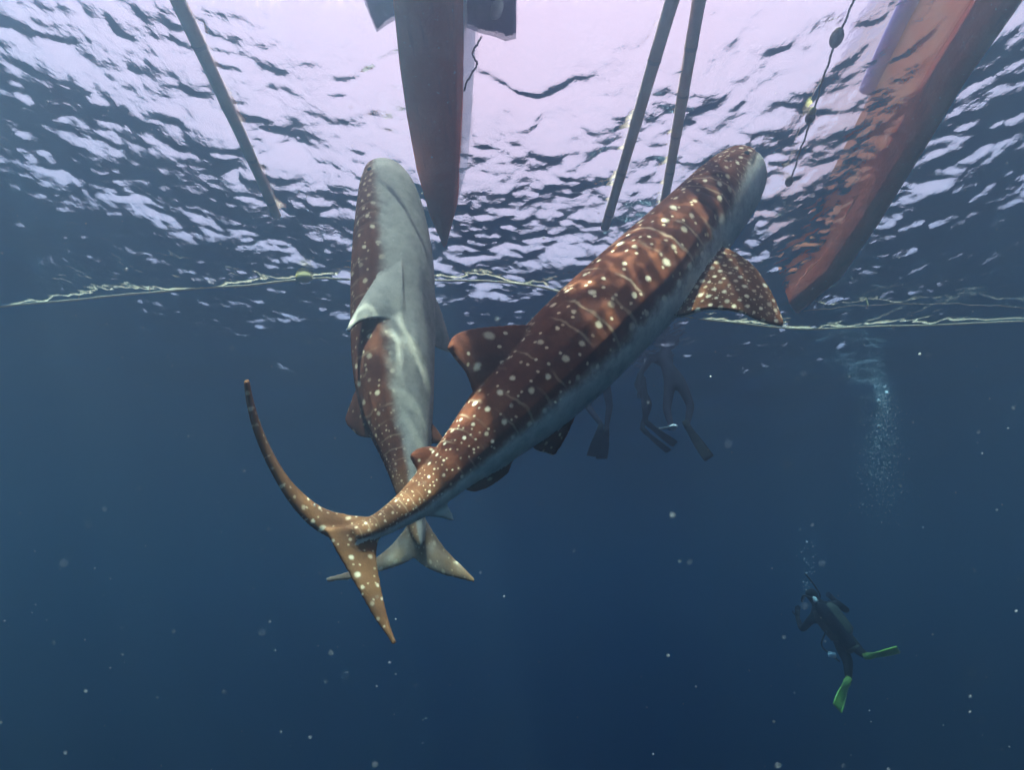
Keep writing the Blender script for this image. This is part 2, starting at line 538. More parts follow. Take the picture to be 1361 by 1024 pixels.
    sm = src.modifiers.new('s', 'SMOOTH'); sm.factor = .5; sm.iterations = 4
    dg = bpy.context.evaluated_depsgraph_get()
    new = bpy.data.meshes.new_from_object(src.evaluated_get(dg))
    bpy.data.objects.remove(src); bpy.data.meshes.remove(me)
    kd = KDTree(len(AV))
    for i, p in enumerate(AV): kd.insert(p, i)
    kd.balance()
    n = len(new.vertices)
    co = np.empty(n * 3); new.vertices.foreach_get('co', co); co = co.reshape(-1, 3)
    near = np.empty(n, int); wpat = np.empty((n, 3)); waux = np.empty((n, 3))
    for i in range(n):
        r = kd.find_n(co[i], 4)
        k0 = r[0][1]; ws = 0; pa = 0; au = 0
        for (_, k, dist) in r:
            if np.abs(AP[k] - AP[k0]).max() > 1.5: continue       # never blend across a seam
            wq = 1 / (dist + 1e-4); ws += wq; pa = pa + AP[k] * wq; au = au + AA[k] * wq
        wpat[i] = pa / ws; waux[i] = au / ws
    for nm, arr in (('pattern', wpat), ('aux', waux)):
        at_ = new.attributes.new(nm, 'FLOAT_VECTOR', 'POINT'); at_.data.foreach_set('vector', arr.ravel())
    new.name = name
    base = P[NR // 2]
    co -= base; new.vertices.foreach_set('co', co.ravel()); new.update()
    o = link(name, new, mat); o.location = base
    if eye:
        i = int(np.argmin(np.abs(fromhead - .20)))
        for sg in (-1, 1):
            a = R(84) * sg
            p = P[i] + rad[i] * math.cos(a) * .98 * Dd[i] + lat[i] * math.sin(a) * .98 * Lt[i]
            bm = bmesh.new(); bmesh.ops.create_icosphere(bm, subdivisions=2, radius=.022)
            em = bpy.data.meshes.new('eye'); bm.to_mesh(em); bm.free()
            eo = link('eye', em, M['black'], o); eo.location = p - base
    return o


D3 = lambda pts, d0, d1: [(x, y, d0 + (d1 - d0) * i / (len(pts) - 1)) for i, (x, y) in enumerate(pts)]

# --- the near shark, rising to the right, its back to the upper left
spB = [(468, 713, 2.50, 12, 62), (494, 703, 2.58, 15, 62), (525, 686, 2.66, 19, 63), (562, 659, 2.76, 26, 64), (610, 614, 2.90, 36, 65),
       (670, 556, 3.10, 54, 66), (737, 490, 3.34, 66, 66), (799, 428, 3.56, 67, 66), (863, 365, 3.82, 63, 68),
       (922, 302, 4.08, 54, 80), (954, 266, 4.24, 48, 94), (973, 245, 4.34, 41, 100), (982, 235, 4.38, 35, 102)]
finsB = [
    # first dorsal
    (D3([(752, 452), (708, 434), (664, 434), (625, 438), (604, 446), (597, 457)], 3.30, 3.00),
     D3([(655, 556), (634, 532), (626, 510), (618, 492), (606, 478), (597, 463)], 3.05, 2.98), .050, .020, 1, 1, .17, .16),
    # right pectoral, spotted side up
    (D3([(925, 322), (968, 333), (1000, 354), (1022, 384), (1035, 410), (1042, 428)], 3.86, 3.42),
     D3([(872, 412), (900, 421), (938, 412), (978, 414), (1012, 428), (1040, 434)], 3.60, 3.40), .060, .016, 1, .1, .062, .25, .05),
    # left pectoral behind the body
    (D3([(880, 330), (835, 360), (790, 388), (760, 400), (742, 408)], 4.25, 4.8),
     D3([(820, 400), (790, 424), (768, 436), (752, 432), (742, 414)], 4.1, 4.75), .05, .016, .5, .6, .10, .10),
    # second dorsal
    (D3([(606, 606), (578, 594), (556, 596), (545, 604)], 2.88, 2.80), D3([(572, 645), (558, 630), (550, 618), (545, 608)], 2.80, 2.79), .03, .014, 1, 1, .12, .2),
    # right pelvic
    (D3([(768, 545), (756, 574), (745, 594), (738, 604)], 3.30, 3.18), D3([(694, 585), (712, 598), (726, 602), (736, 605)], 3.18, 3.16), .03, .014, .9, .2, .12, .15),
    # left pelvic / anal, dark
    (D3([(668, 596), (677, 606), (681, 614), (678, 622)], 3.06, 3.02), D3([(614, 650), (632, 654), (655, 645), (676, 625)], 2.92, 3.0), .03, .014, 1, 1, .2, .05),
    # anal fin, pale
    (D3([(575, 650), (592, 668), (600, 682), (603, 692)], 2.82, 2.80), D3([(548, 676), (568, 686), (586, 688), (601, 693)], 2.74, 2.79), .028, .013, 0, .2, .2, .05),
    # tail, upper lobe
    (D3([(512, 688), (470, 686), (430, 676), (395, 650), (368, 618), (347, 575), (334, 535), (328, 504)], 2.62, 2.42),
     D3([(474, 738), (446, 720), (414, 700), (386, 668), (361, 622), (341, 575), (331, 535), (327, 506)], 2.54, 2.36), .038, .012, .95, .9, .072, .155, .22),
    # tail, lower lobe
    (D3([(508, 700), (500, 735), (505, 775), (514, 815), (526, 857)], 2.60, 2.40), D3([(432, 704), (450, 738), (474, 780), (500, 826), (524, 857)], 2.48, 2.38), .036, .012, .95, .9, .072, .155, .22),
]
sB = whale_shark('whale_shark', spB, (-.7, .7), finsB, M['shark_front'], (.56, .67, .77, .87), 99, 1.0, cap=.06, gd=.035, flat=1.4)
tag(sB, 'dark red-brown whale shark with white spots, crossing in front of the paler one', 'whale shark', 'whale sharks feeding under the boat')

# --- the far shark, hanging upright, belly to the viewer
spA = [(559, 726, 3.30, 3, 94), (556, 712, 3.34, 8, 94), (553, 694, 3.40, 12, 95), (546, 655, 3.52, 19, 95), (540, 605, 3.68, 32, 96), (530, 550, 3.85, 46, 97),
       (524, 492, 4.02, 53, 98), (523, 425, 4.24, 55, 102), (523, 355, 4.45, 53, 108), (521, 300, 4.62, 46, 111), (517, 255, 4.74, 36, 112), (511, 224, 4.80, 22, 112)]
finsA = [
    (D3([(500, 490), (478, 512), (466, 538), (460, 555)], 4.0, 4.02), D3([(516, 580), (498, 582), (478, 580), (462, 566)], 3.74, 3.98), .045, .02, 1, 1, .16, .15),
    # right pectoral, pale underside to the viewer
    (D3([(534, 338), (508, 362), (486, 392), (470, 420), (461, 440)], 4.14, 3.74), D3([(536, 432), (514, 424), (492, 424), (474, 430), (463, 441)], 3.90, 3.72), .05, .015, .0, 1, .08, .3),
    (D3([(566, 375), (582, 405), (592, 435), (600, 464)], 4.42, 4.6), D3([(566, 450), (578, 460), (590, 466), (599, 469)], 4.3, 4.56), .045, .015, .1, .9, .1, .2),
    (D3([(560, 550), (576, 565), (586, 578), (592, 588)], 3.80, 3.84), D3([(548, 590), (564, 590), (578, 590), (590, 590)], 3.72, 3.8), .028, .013, .9, .9, .2, .1),
    # tail
    (D3([(562, 684), (574, 704), (594, 732), (614, 752), (631, 770)], 3.42, 3.30), D3([(540, 730), (562, 752), (588, 764), (610, 770), (630, 775)], 3.36, 3.28), .03, .012, .60, .9, .09, .14, .35),
    (D3([(550, 684), (536, 706), (512, 732), (478, 754), (433, 769)], 3.42, 3.34), D3([(562, 734), (536, 750), (506, 760), (470, 770), (434, 774)], 3.36, 3.32), .03, .012, .52, .9, .09, .15, .6),
]
sA = whale_shark('whale_shark', spA, (-1, 0), finsA, M['shark_back'], (.58, .69, .80), 93, .9, gd=.015, tanb=.5)
tag(sA, 'upright whale shark with pale grey belly, its head beside the pointed brown hull', 'whale shark', 'whale sharks feeding under the boat')

# ------------------------------------------------------------------ outrigger boat
def hull_between(left, right, zb, ext, root, rise, flareL, flareR, ztop, matB, matT, wlL=.03, wlR=.04):
    """loft a hull whose flat bottom lies between two pixel edges (listed stern to bow)"""
    Lp = [onz(*p, zb) for p in left]; Rp = [onz(*p, zb) for p in right]
    d = norm((Lp[1] + Rp[1]) / 2 - (Lp[0] + Rp[0]) / 2)
    Lp = [Lp[0] - d * ext, Lp[0] - d * ext * .5] + Lp; Rp = [Rp[0] - d * ext, Rp[0] - d * ext * .5] + Rp
    n = len(Lp)
    bot, top = [], []
    for i in range(n):
        a, b = Lp[i].copy(), Rp[i].copy()
        k = i / (n - 1)
        lift = rise * max(0, (k - .6) / .4) ** 2
        a[2] += lift; b[2] += lift
        c = (a + b) / 2; wv = norm(b - a) if np.linalg.norm(b - a) > 1e-4 else np.array((1., 0, 0))
        m1 = np.linalg.norm(b - a) / 2
        ring = []
        for q in np.linspace(-1, 1, 9):           # shallow V with soft bilges
            p = c + wv * m1 * q; p[2] += .05 * abs(q) ** 3 - .03 * (1 - abs(q)); ring.append(p)
        wl = SURF + .01
        pr = b + wv * wlR * min(1, m1 / .12); pr[2] = wl
        pl = a - wv * wlL * min(1, m1 / .12); pl[2] = wl
        bot.append(ring + [pr, pl])
        tr_ = b + wv * flareR * min(1, m1 / .12 + .25); tr_[2] = ztop + lift
        tl_ = a - wv * flareL * min(1, m1 / .12 + .25); tl_[2] = ztop + lift
        pr2 = pr.copy(); pr2[2] += .004; pl2 = pl.copy(); pl2[2] += .004
        mr = pr * .5 + tr_ * .5; ml = pl * .5 + tl_ * .5
        top.append([pl2, pr2, mr, tr_, tl_, ml])
    v, f = loft(bot); o1 = link('hull', mesh('hull', local(v, root), f), matB, root); o1.data.set_sharp_from_angle(angle=R(48))
    v, f = loft(top); o2 = link('topside', mesh('topside', local(v, root), f), matT, root, smooth=False)
    for o in (o1, o2):
        bm = bmesh.new(); bm.from_mesh(o.data); bmesh.ops.recalc_face_normals(bm, faces=bm.faces); bm.to_mesh(o.data); bm.free()
        md = o.modifiers.new('bevel', 'BEVEL'); md.width = .008; md.segments = 2; md.limit_method = 'ANGLE'
    return top


boat = empty('outrigger_boat', onz(565, 0, SURF))
tag(boat, 'narrow brown outrigger boat hull with pointed bow and bamboo poles either side', 'boat', 'boats floating on the surface')
hull_between([(521, 0), (530, 90), (540, 160), (553, 232), (570, 296), (586, 338)], [(606, 0), (607, 90), (607, 160), (605, 232), (602, 296), (594, 338)],
             3.74, 3.0, boat, .12, .07, .12, 4.5, M['antifoul'], M['topside_white'])


def bamboo(p0, p1, r0, r1, ext, nodes, z0, z1, parent, bend=.03, name='outrigger_pole'):
    a = onz(*p0, z0); b = onz(*p1, z1)
    d = norm(b - a); a0 = a - d * ext
    n = 60
    path = np.array([a0 + (b - a0) * k for k in np.linspace(0, 1, n)])
    kk = np.linspace(0, 1, n)
    path[:, 2] += bend * np.sin(kk * 9) * .4
    path[:, 0] += bend * np.sin(kk * 7 + 1) * .5
    rad = r0 + (r1 - r0) * kk
    nd = np.linspace(.03, .97, nodes)
    for q in nd: rad = rad * (1 + .10 * np.exp(-((kk - q) / .006) ** 2))
    v, f = tube(path, rad, 14)
    o = link(name, mesh(name, local(v, parent), f), M['bamboo'], parent)
    for q in nd:
        i = q * (n - 1); i0 = int(i); c = path[i0] + (path[min(i0 + 1, n - 1)] - path[i0]) * (i - i0)
        t_ = norm(path[min(i0 + 1, n - 1)] - path[i0])
        rr_ = (r0 + (r1 - r0) * q)
        v, f = tube([c - t_ * .016, c - t_ * .008, c + t_ * .008, c + t_ * .016], [rr_ * 1.02, rr_ * 1.08, rr_ * 1.08, rr_ * 1.02], 14)
        link('node_ring', mesh('node_ring', local(v, parent), f), M['bamboo_dark'], o)
    return path


pl = bamboo((236, -4), (366, 288), .066, .043, 4.5, 13, 3.97, 3.95, boat)
pa = bamboo((896, -4), (802, 304), .058, .044, 4.5, 13, 3.98, 3.93, boat)
pb = bamboo((932, -4), (876, 290), .062, .040, 4.5, 17, 3.99, 3.95, boat, .05)
hullx = onz(565, 0, SURF)
for yb in (1.0, -.6):
    xl = np.interp(yb, pl[:, 1], pl[:, 0]); xr = np.interp(yb, pb[:, 1], pb[:, 0])
    kk = np.linspace(0, 1, 24)
    pth = np.stack([xl - .15 + (xr - xl + .3) * kk, np.full(24, yb), 4.13 + .50 * np.sin(kk * math.pi) ** .6], -1)
    v, f = tube(pth, .045, 10)
    link('cross_beam', mesh('cross_beam', local(v, boat), f), M['bamboo'], boat)
    for q in (pl, pa, pb):
        xq = np.interp(yb, q[:, 1], q[:, 0])
        zz = np.interp(xq, pth[:, 0], pth[:, 2])
        v, f = tube([(xq, yb, 3.98), (xq, yb, (3.98 + zz) / 2), (xq, yb, zz + .03)], [.03, .026, .03], 8)
        link('strut', mesh('strut', local(v, boat), f), M['wood'], boat)

# purple cloth hanging over the boat's rail just above the water
def cloth(name, pts, z, label, emblem=None):
    P = [onz(x, y, z) for x, y in pts]
    c = np.mean(P, 0); root = empty(name, c)
    tag(root, label, 'cloth', 'purple cloths over the rail')
    bm = bmesh.new()
    vs = [bm.verts.new(tuple(p - c)) for p in P]
    f = bm.faces.new(vs)
    bmesh.ops.triangulate(bm, faces=[f]); bmesh.ops.subdivide_edges(bm, edges=bm.edges, cuts=5, use_grid_fill=True)
    for v_ in bm.verts: v_.co.z += .03 * noise.noise(Vector((v_.co.x * 6, v_.co.y * 6, 3)))
    m_ = bpy.data.meshes.new('fabric'); bm.to_mesh(m_); bm.free()
    o = link('fabric', m_, M['cloth'], root); s_ = o.modifiers.new('s', 'SOLIDIFY'); s_.thickness = .006
    if emblem:
        e = [onz(emblem[0] + emblem[2] * math.cos(a) - emblem[3] * .45 * math.sin(a), emblem[1] + emblem[3] * math.sin(a) + emblem[2] * .8 * math.cos(a), z - .05) - c for a in np.linspace(0, 2 * math.pi, 20, endpoint=False)]
        eo = link('emblem', mesh('emblem', e, [tuple(range(20))]), M['emblem'], root)
        eo.modifiers.new('s', 'SOLIDIFY').thickness = .004
    return root


cloth('hanging_cloth', [(620, -60), (690, -60), (686, -10), (686, 50), (672, 54), (650, 45), (632, 40), (619, 36)], 4.12,
      'dark purple cloth with a white oval mark, right of the hull', (660, 12, 7, 13))
cloth('hanging_cloth', [(476, -60), (530, -60), (531, 24), (516, 32), (501, 40), (492, 20), (485, 4)], 4.12, 'plain dark purple cloth, left of the hull')

# orange boat on the right
boat2 = empty('orange_boat', onz(1250, 100, SURF))
tag(boat2, 'large boat hull with red-brown bottom and orange side', 'boat', 'boats floating on the surface')
top2 = hull_between([(1335, 0), (1260, 110), (1203, 205), (1147, 296), (1100, 370), (1052, 416)], [(1366, 0), (1286, 112), (1228, 208), (1172, 300), (1124, 374), (1066, 428)],
             3.74, 3.0, boat2, .10, .07, .12, 4.52, M['antifoul'], M['orange'], .01, .03)
v, f = tube(catmull([q[4] + np.array((-.02, 0, .03)) for q in top2[:5]], 30), .075, 10)
link('violet_rail', mesh('violet_rail', local(v, boat2), f), M['violet'], boat2)

# ------------------------------------------------------------------ ropes and floats
def rope(name, pts, z, r, mat, label, fuzz=0, parent=None, cat='rope', group=None):
    P = catmull([onz(x, y, z + dz) for x, y, dz in pts], 140)
    P[:, 2] += .008 * np.sin(np.linspace(0, 40, 140)) + .004 * np.sin(np.linspace(0, 97, 140))
    rr = r * (1 + .18 * np.sin(np.linspace(0, 300, 140)))
    v, f = tube(P, rr, 8)
    c = P[0]
    root = empty(name, c); tag(root, label, cat, group)
    link('line', mesh('line', local(v, root), f), mat, root)
    for i in range(fuzz):
        k = int(rng.integers(2, 137)); p = P[k]
        d = norm(P[k + 1] - P[k]) * rng.uniform(-1, 1) + norm(rng.normal(size=3)) * .5 + np.array((0, 0, .2))
        L = rng.uniform(.05, .22)
        v, f = tube(catmull([p, p + d * L * .5 + rng.normal(size=3) * .015, p + d * L], 6), [.004, .004, .0035, .003, .002, .001], 5)
        link('algae_strand', mesh('algae_strand', local(v, root), f), M['algae'] if i % 2 else mat, root)
    return root, P


def lathe(profile, axis, centre, seg=14):
    """profile rows (t, r) along axis"""
    c = np.asarray(centre, float); ax = norm(axis)
    return tube([c + ax * t_ for t_, r_ in profile], [max(r_, .001) for t_, r_ in profile], seg)


r1, P1 = rope('mooring_rope', [(-120, 420, 0), (0, 408, 0), (120, 396, -.02), (240, 386, 0), (330, 379, 0), (405, 371, 0), (470, 372, -.02), (590, 372, 0), (690, 378, 0), (760, 392, -.02), (860, 412, 0), (930, 424, 0), (1000, 431, 0), (1065, 438, 0), (1200, 433, 0), (1361, 427, 0), (1480, 424, 0)],
              3.975, .013, M['rope'], 'pale frayed rope with yellow float, stretched across behind the sharks', 22, group='ropes at the surface')
c = onz(404, 369, 3.985); ax = norm(P1[60] - P1[40])
v, f = lathe([(-.10, .01), (-.085, .04), (-.05, .062), (.0, .068), (.05, .062), (.085, .04), (.10, .01)], ax, c)
link('float', mesh('float', local(v, r1), f), M['yellow'], r1)
r2, P2 = rope('thin_rope', [(1068, 414, 0), (1150, 406, 0), (1260, 404, 0), (1361, 409, 0), (1450, 412, 0)], 3.94, .0035, M['rope'], 'thin faint rope above the mooring rope, right of the orange hull', 3, group='ropes at the surface')
r3, P3 = rope('float_line', [(1142, -40, .0), (1135, 0, 0), (1112, 52, 0), (1094, 105, 0), (1078, 158, 0), (1062, 205, 0), (1050, 242, 0)], 3.96, .008, M['rope_dark'], 'dark beaded float line left of the orange boat', 0, group='ropes at the surface')
for (px, py), m_, s_ in (((1112, 50), 'darkfloat', 1.0), ((1077, 156), 'darkfloat', .85), ((1080, 148), 'yellow', .6), ((1049, 241), 'darkfloat', .8)):
    c = onz(px, py, 3.955); ax = norm(P3[-1] - P3[0])
    v, f = lathe([(q * s_, w_ * s_) for q, w_ in ((-.075, .006), (-.06, .026), (-.03, .042), (0, .046), (.03, .042), (.06, .026), (.075, .006))], ax, c)
    link('bead', mesh('bead', local(v, r3), f), M[m_], r3)
# loose squiggle of cord under the right-hand cloth
r4, P4 = rope('loose_cord', [(640, 50, .06), (632, 62, .03), (628, 72, .0), (634, 84, 0), (628, 96, 0), (620, 110, -.02), (617, 122, 0)], 3.98, .007, M['rope_dark'], 'short dark cord dangling by the hull under the purple cloth', 0, group='ropes at the surface')


# ------------------------------------------------------------------ people
def skin_body(name, J, E, mat, parent, sub=2):
    """J: name -> (xyz, radius); E: pairs; grows one continuous skin"""
    names = list(J); ix = {n_: i for i, n_ in enumerate(names)}
    org = np.array(parent.location)
    me = bpy.data.meshes.new(name)
    me.from_pydata([tuple(np.asarray(J[n_][0]) - org) for n_ in names], [(ix[a], ix[b]) for a, b in E], [])
    o = bpy.data.objects.new(name + '_src', me); col.objects.link(o)
    sk = o.modifiers.new('k', 'SKIN')
    if not me.skin_vertices: 
        bpy.context.view_layer.objects.active = o
        bpy.ops.mesh.customdata_skin_add()
    for i, n_ in enumerate(names):
        r_ = J[n_][1]
        me.skin_vertices[0].data[i].radius = (r_, r_) if not isinstance(r_, tuple) else r_
        me.skin_vertices[0].data[i].use_root = (n_ == 'pelvis')
    sk.use_smooth_shade = True
    s_ = o.modifiers.new('s', 'SUBSURF'); s_.levels = sub; s_.render_levels = sub
    dg = bpy.context.evaluated_depsgraph_get()
    new = bpy.data.meshes.new_from_object(o.evaluated_get(dg)); new.name = name
    bpy.data.objects.remove(o)
    new.materials.clear()
    return link(name, new, mat, parent)


def human(J0):
    """add fingers, nose and the bone list to a dict of main joints"""
    J = dict(J0)
    E = [('pelvis', 'belly'), ('belly', 'chest'), ('chest', 'neck'), ('neck', 'head'), ('head', 'crown'),
         ('chest', 'shL'), ('shL', 'elL'), ('elL', 'wrL'), ('wrL', 'palmL'), ('chest', 'shR'), ('shR', 'elR'), ('elR', 'wrR'), ('wrR', 'palmR'),
         ('pelvis', 'hipL'), ('hipL', 'knL'), ('knL', 'anL'), ('anL', 'toL'), ('pelvis', 'hipR'), ('hipR', 'knR'), ('knR', 'anR'), ('anR', 'toR')]
    for s in 'LR':
        w_, p_, e_ = (np.asarray(J[k + s][0], float) for k in ('wr', 'palm', 'el'))
        d = norm(p_ - w_); side = norm(np.cross(d, norm(p_ - e_) + np.array((.1, .3, .2)))); dn = np.cross(d, side)
        for i in range(4):
            L = (.070, .082, .078, .060)[i]; o = (i - 1.5) * .021
            a = p_ + side * o + d * .03; b = a + d * L * .55 + dn * .008; c = a + d * L * .9 + dn * .03
            J[f'f{i}a{s}'] = (a, .010); J[f'f{i}b{s}'] = (b, .009); J[f'f{i}c{s}'] = (c, .007)
            E += [('palm' + s, f'f{i}a{s}'), (f'f{i}a{s}', f'f{i}b{s}'), (f'f{i}b{s}', f'f{i}c{s}')]
        a = w_ + (p_ - w_) * .5 + side * .042; b = a + d * .03 + side * .028; c = b + d * .028
        J['t0' + s] = (a, .012); J['t1' + s] = (b, .010); J['t2' + s] = (c, .008)
        E += [('palm' + s, 't0' + s), ('t0' + s, 't1' + s), ('t1' + s, 't2' + s)]
    return J, E


def swim_fin(parent, heel, tip, updir, wid, mat, name='swim_fin', ribs=None):
    h, t_ = np.asarray(heel, float), np.asarray(tip, float)
    d = norm(t_ - h); n_ = norm(updir - d * np.dot(updir, d)); s_ = np.cross(d, n_); L = np.linalg.norm(t_ - h)
    rings = []
    for k, w_, th_ in ((-.10, .040, .035), (.08, .052, .045), (.22, .055, .030), (.32, wid * .62, .012), (.6, wid * .85, .009), (.9, wid, .006), (1.0, wid * .9, .004)):
        c = h + d * L * k + n_ * .03 * k * k
        rings.append([c + s_ * w_ * math.cos(a) + n_ * th_ * math.sin(a) for a in np.linspace(0, 2 * math.pi, 14, endpoint=False)])
    v, f = loft(rings)
    o = link(name, mesh(name, local(v, parent), f), mat, parent)
    for sg in (-1, 1):
        pth = [h + d * L * k + n_ * .03 * k * k + s_ * sg * w_ * .95 for k, w_ in ((.1, .05), (.32, wid * .62), (.6, wid * .85), (.98, wid * .93))]
        v, f = tube(catmull(pth, 10), .011, 7)
        link('rail', mesh('rail', local(v, parent), f), ribs or mat, o)
    return o


def mask_set(parent, head, face, up, mat):
    h = np.asarray(head); f_ = norm(face); s_ = norm(np.cross(f_, up)); u_ = np.cross(s_, f_)
    def box(c, a, b, d_):
        q = []
        for k, sc_ in ((-1, 1.0), (0, 1.02), (1, .86)):
            q.append([c + f_ * d_ * k + s_ * a * sc_ * math.copysign(abs(math.cos(x)) ** .5, math.cos(x)) + u_ * b * sc_ * math.copysign(abs(math.sin(x)) ** .5, math.sin(x)) for x in np.linspace(.13, 2 * math.pi + .13, 18, endpoint=False)])
        return loft(q)
    v, f = box(h + f_ * .085 + u_ * .02, .075, .045, .03)
    mo = link('mask', mesh('mask', local(v, parent), f), mat, parent)
    v, f = box(h + f_ * .112 + u_ * .02, .062, .034, .006)
    link('lens', mesh('lens', local(v, parent), f), M['glass'], mo)
    v, f = tube(catmull([h + f_ * .10 - u_ * .06, h + f_ * .09 - u_ * .085 + s_ * .06, h + s_ * .105 - u_ * .02, h + s_ * .11 + u_ * .14, h + s_ * .09 + u_ * .34 - f_ * .06], 20), .012, 8)
    link('snorkel', mesh('snorkel', local(v, parent), f), mat, parent)


def snorkeler(px, py, D, face_deg, label, pose, suit, fins=True):
    """upright swimmer; (px,py,D) is the pelvis"""
    c = at(px, py, D)
    root = empty('person', c)
    tag(root, label, 'person', 'snorkelers treading water at the surface')
    a = R(face_deg); fx = np.array((math.cos(a), math.sin(a), 0)); rx = np.array((math.sin(a), -math.cos(a), 0)); uz = np.array((0, 0, 1.))
    g = lambda x, y, z: c + rx * x + fx * y + uz * z
    kL, aL, kR, aR, armL, armR = pose
    J = dict(pelvis=(g(0, 0, 0), (.15, .11)), belly=(g(0, .0, .2), (.135, .10)), chest=(g(0, .02, .42), (.155, .11)), neck=(g(0, .02, .56), .055), head=(g(0, .05, .66), (.082, .09)), crown=(g(0, .05, .80), (.075, .085)),
             shL=(g(-.20, .02, .46), .058), shR=(g(.20, .02, .46), .058), hipL=(g(-.10, 0, -.07), .088), hipR=(g(.10, 0, -.07), .088))
    for s, sx, k_, a_, ar in (('L', -1, kL, aL, armL), ('R', 1, kR, aR, armR)):
        J['kn' + s] = (g(sx * .12 + k_[0], k_[1], -.48), .060); J['an' + s] = (g(sx * .12 + a_[0], a_[1], -.90), .040)
        J['to' + s] = (g(sx * .13 + a_[0], a_[1] + .08, -1.02), .036)
        e, w_ = ar
        J['el' + s] = (g(*e), .042); J['wr' + s] = (g(*w_), .030)
        J['palm' + s] = (g(*(np.array(w_) + norm(np.array(w_) - np.array(e)) * .07)), .032)
    J, E = human(J)
    b = skin_body('body', J, E, [suit, M['skin']], root)
    for p in b.data.polygons:                      # bare hands, face and shins
        z = (p.center.z); r_ = math.hypot(p.center.x, p.center.y)
        if z > .56 or (r_ > .40): p.material_index = 1
    if fins:
        for s in 'LR':
            to = np.asarray(J['to' + s][0]); an = np.asarray(J['an' + s][0])
            swim_fin(root, an + (to - an) * .3, to + norm(to - an) * .34 + fx * .14, fx, .10, M['black'])
    mask_set(root, J['head'][0] + uz * .06, fx, uz, M['black'])
    return root


up_arms = (((-.42, .12, .40), (-.60, .30, .50)), ((.42, .12, .40), (.62, .28, .48)))
snorkeler(796, 500, 8.9, 100, 'upright snorkeler in dark suit with both legs drawn together, nearer the spotted shark belly', ((-.06, .16), (.06, -.10), (.06, .10), (-.06, .0), up_arms[0], up_arms[1]), M['wetsuit_b'])
snorkeler(848, 498, 9.1, 8, 'upright snorkeler with hands at the hips and one leg straight down', ((-.02, .20), (-.02, .02), (-.02, .02), (.02, -.02), ((-.34, .0, .20), (-.20, .2, .02)), ((.34, .0, .20), (.18, .2, .02))), M['wetsuit_b'])

# third swimmer: lying at the surface, one black fin hanging down
c3 = at(902, 505, 8.0)
p3 = empty('person', c3)
tag(p3, 'snorkeler lying at the surface with a big black fin hanging down', 'person', 'snorkelers treading water at the surface')
A3 = lambda x, y, D: at(x, y, D)
J = dict(pelvis=(A3(898, 505, 8.1), (.15, .12)), belly=(A3(888, 490, 8.25), (.13, .10)), chest=(A3(880, 474, 8.45), (.15, .11)), neck=(A3(874, 463, 8.6), .055), head=(A3(870, 458, 8.7), .085), crown=(A3(866, 452, 8.82), .08),
         shL=(A3(864, 478, 8.4), .057), shR=(A3(896, 470, 8.45), .057), elL=(A3(852, 496, 8.4), .042), wrL=(A3(850, 515, 8.3), .03), palmL=(A3(850, 522, 8.28), .03),
         elR=(A3(914, 480, 8.5), .042), wrR=(A3(926, 470, 8.6), .03), palmR=(A3(932, 467, 8.64), .03),
         hipL=(A3(890, 513, 8.05), .09), hipR=(A3(906, 511, 8.05), .09), knL=(A3(886, 545, 7.85), .062), anL=(A3(892, 566, 7.5), .040), toL=(A3(890, 571, 7.4), .036),
         knR=(A3(918, 540, 7.85), .062), anR=(A3(913, 566, 7.55), .040), toR=(A3(917, 572, 7.5), .036))
J, E = human(J)
skin_body('body', J, E, M['wetsuit_b'], p3)
swim_fin(p3, A3(912, 564, 7.5), A3(941, 611, 7.4), np.array((.3, -1, .2)), .105, M['black'])
swim_fin(p3, A3(896, 568, 7.42), A3(886, 571, 6.95), np.array((0, 0, 1.)), .10, M['silver'])
mask_set(p3, np.asarray(J['head'][0]), np.array((-.2, .3, -1)), np.array((-.3, .9, .2)), M['black'])

# scuba diver below, seen from behind
cd = at(1122, 848, 8.0)
pd = empty('person', cd)
tag(pd, 'scuba diver in black wetsuit with neon green fins, alone in the deep water', 'person')
J = dict(pelvis=(at(1124, 850, 8.0), (.16, .12)), belly=(at(1112, 834, 8.1), (.14, .11)), chest=(at(1096, 814, 8.2), (.17, .13)), neck=(at(1086, 801, 8.26), .065), head=(at(1080, 793, 8.3), .098), crown=(at(1074, 783, 8.34), .09),
         shL=(at(1080, 822, 8.2), .065), shR=(at(1112, 803, 8.2), .065), elL=(at(1066, 838, 8.35), .05), wrL=(at(1060, 822, 8.55), .036), palmL=(at(1060, 814, 8.58), .034),
         elR=(at(1126, 812, 8.4), .05), wrR=(at(1112, 800, 8.6), .036), palmR=(at(1106, 795, 8.64), .034),
         hipL=(at(1117, 858, 7.98), .095), hipR=(at(1131, 853, 7.98), .095), knL=(at(1127, 880, 7.65), .07), anL=(at(1128, 903, 7.4), .045), toL=(at(1127, 908, 7.33), .04),
         knR=(at(1142, 866, 7.62), .07), anR=(at(1152, 873, 7.30), .045), toR=(at(1158, 872, 7.24), .04))
J, E = human(J)
skin_body('body', J, E, M['wetsuit'], pd)
swim_fin(pd, at(1152, 873, 7.28), at(1196, 867, 7.1), np.array((.1, .4, .9)), .10, M['green'])
swim_fin(pd, at(1127, 905, 7.36), at(1110, 942, 7.2), np.array((.6, -.5, .3)), .10, M['green'])
ax = norm(at(1096, 812, 8.1) - at(1122, 846, 7.9)); cc = at(1108, 830, 7.86)
v, f = lathe([(-.36, .05), (-.34, .085), (-.30, .092), (.20, .092), (.26, .08), (.30, .05), (.32, .022), (.36, .022)], ax, cc, 18)
tk = link('air_tank', mesh('air_tank', local(v, pd), f), M['wetsuit_b'], pd)
v, f = lathe([(.34, .03), (.37, .034), (.40, .03), (.42, .012)], ax, cc, 12); link('valve', mesh('valve', local(v, pd), f), M['silver'], tk)
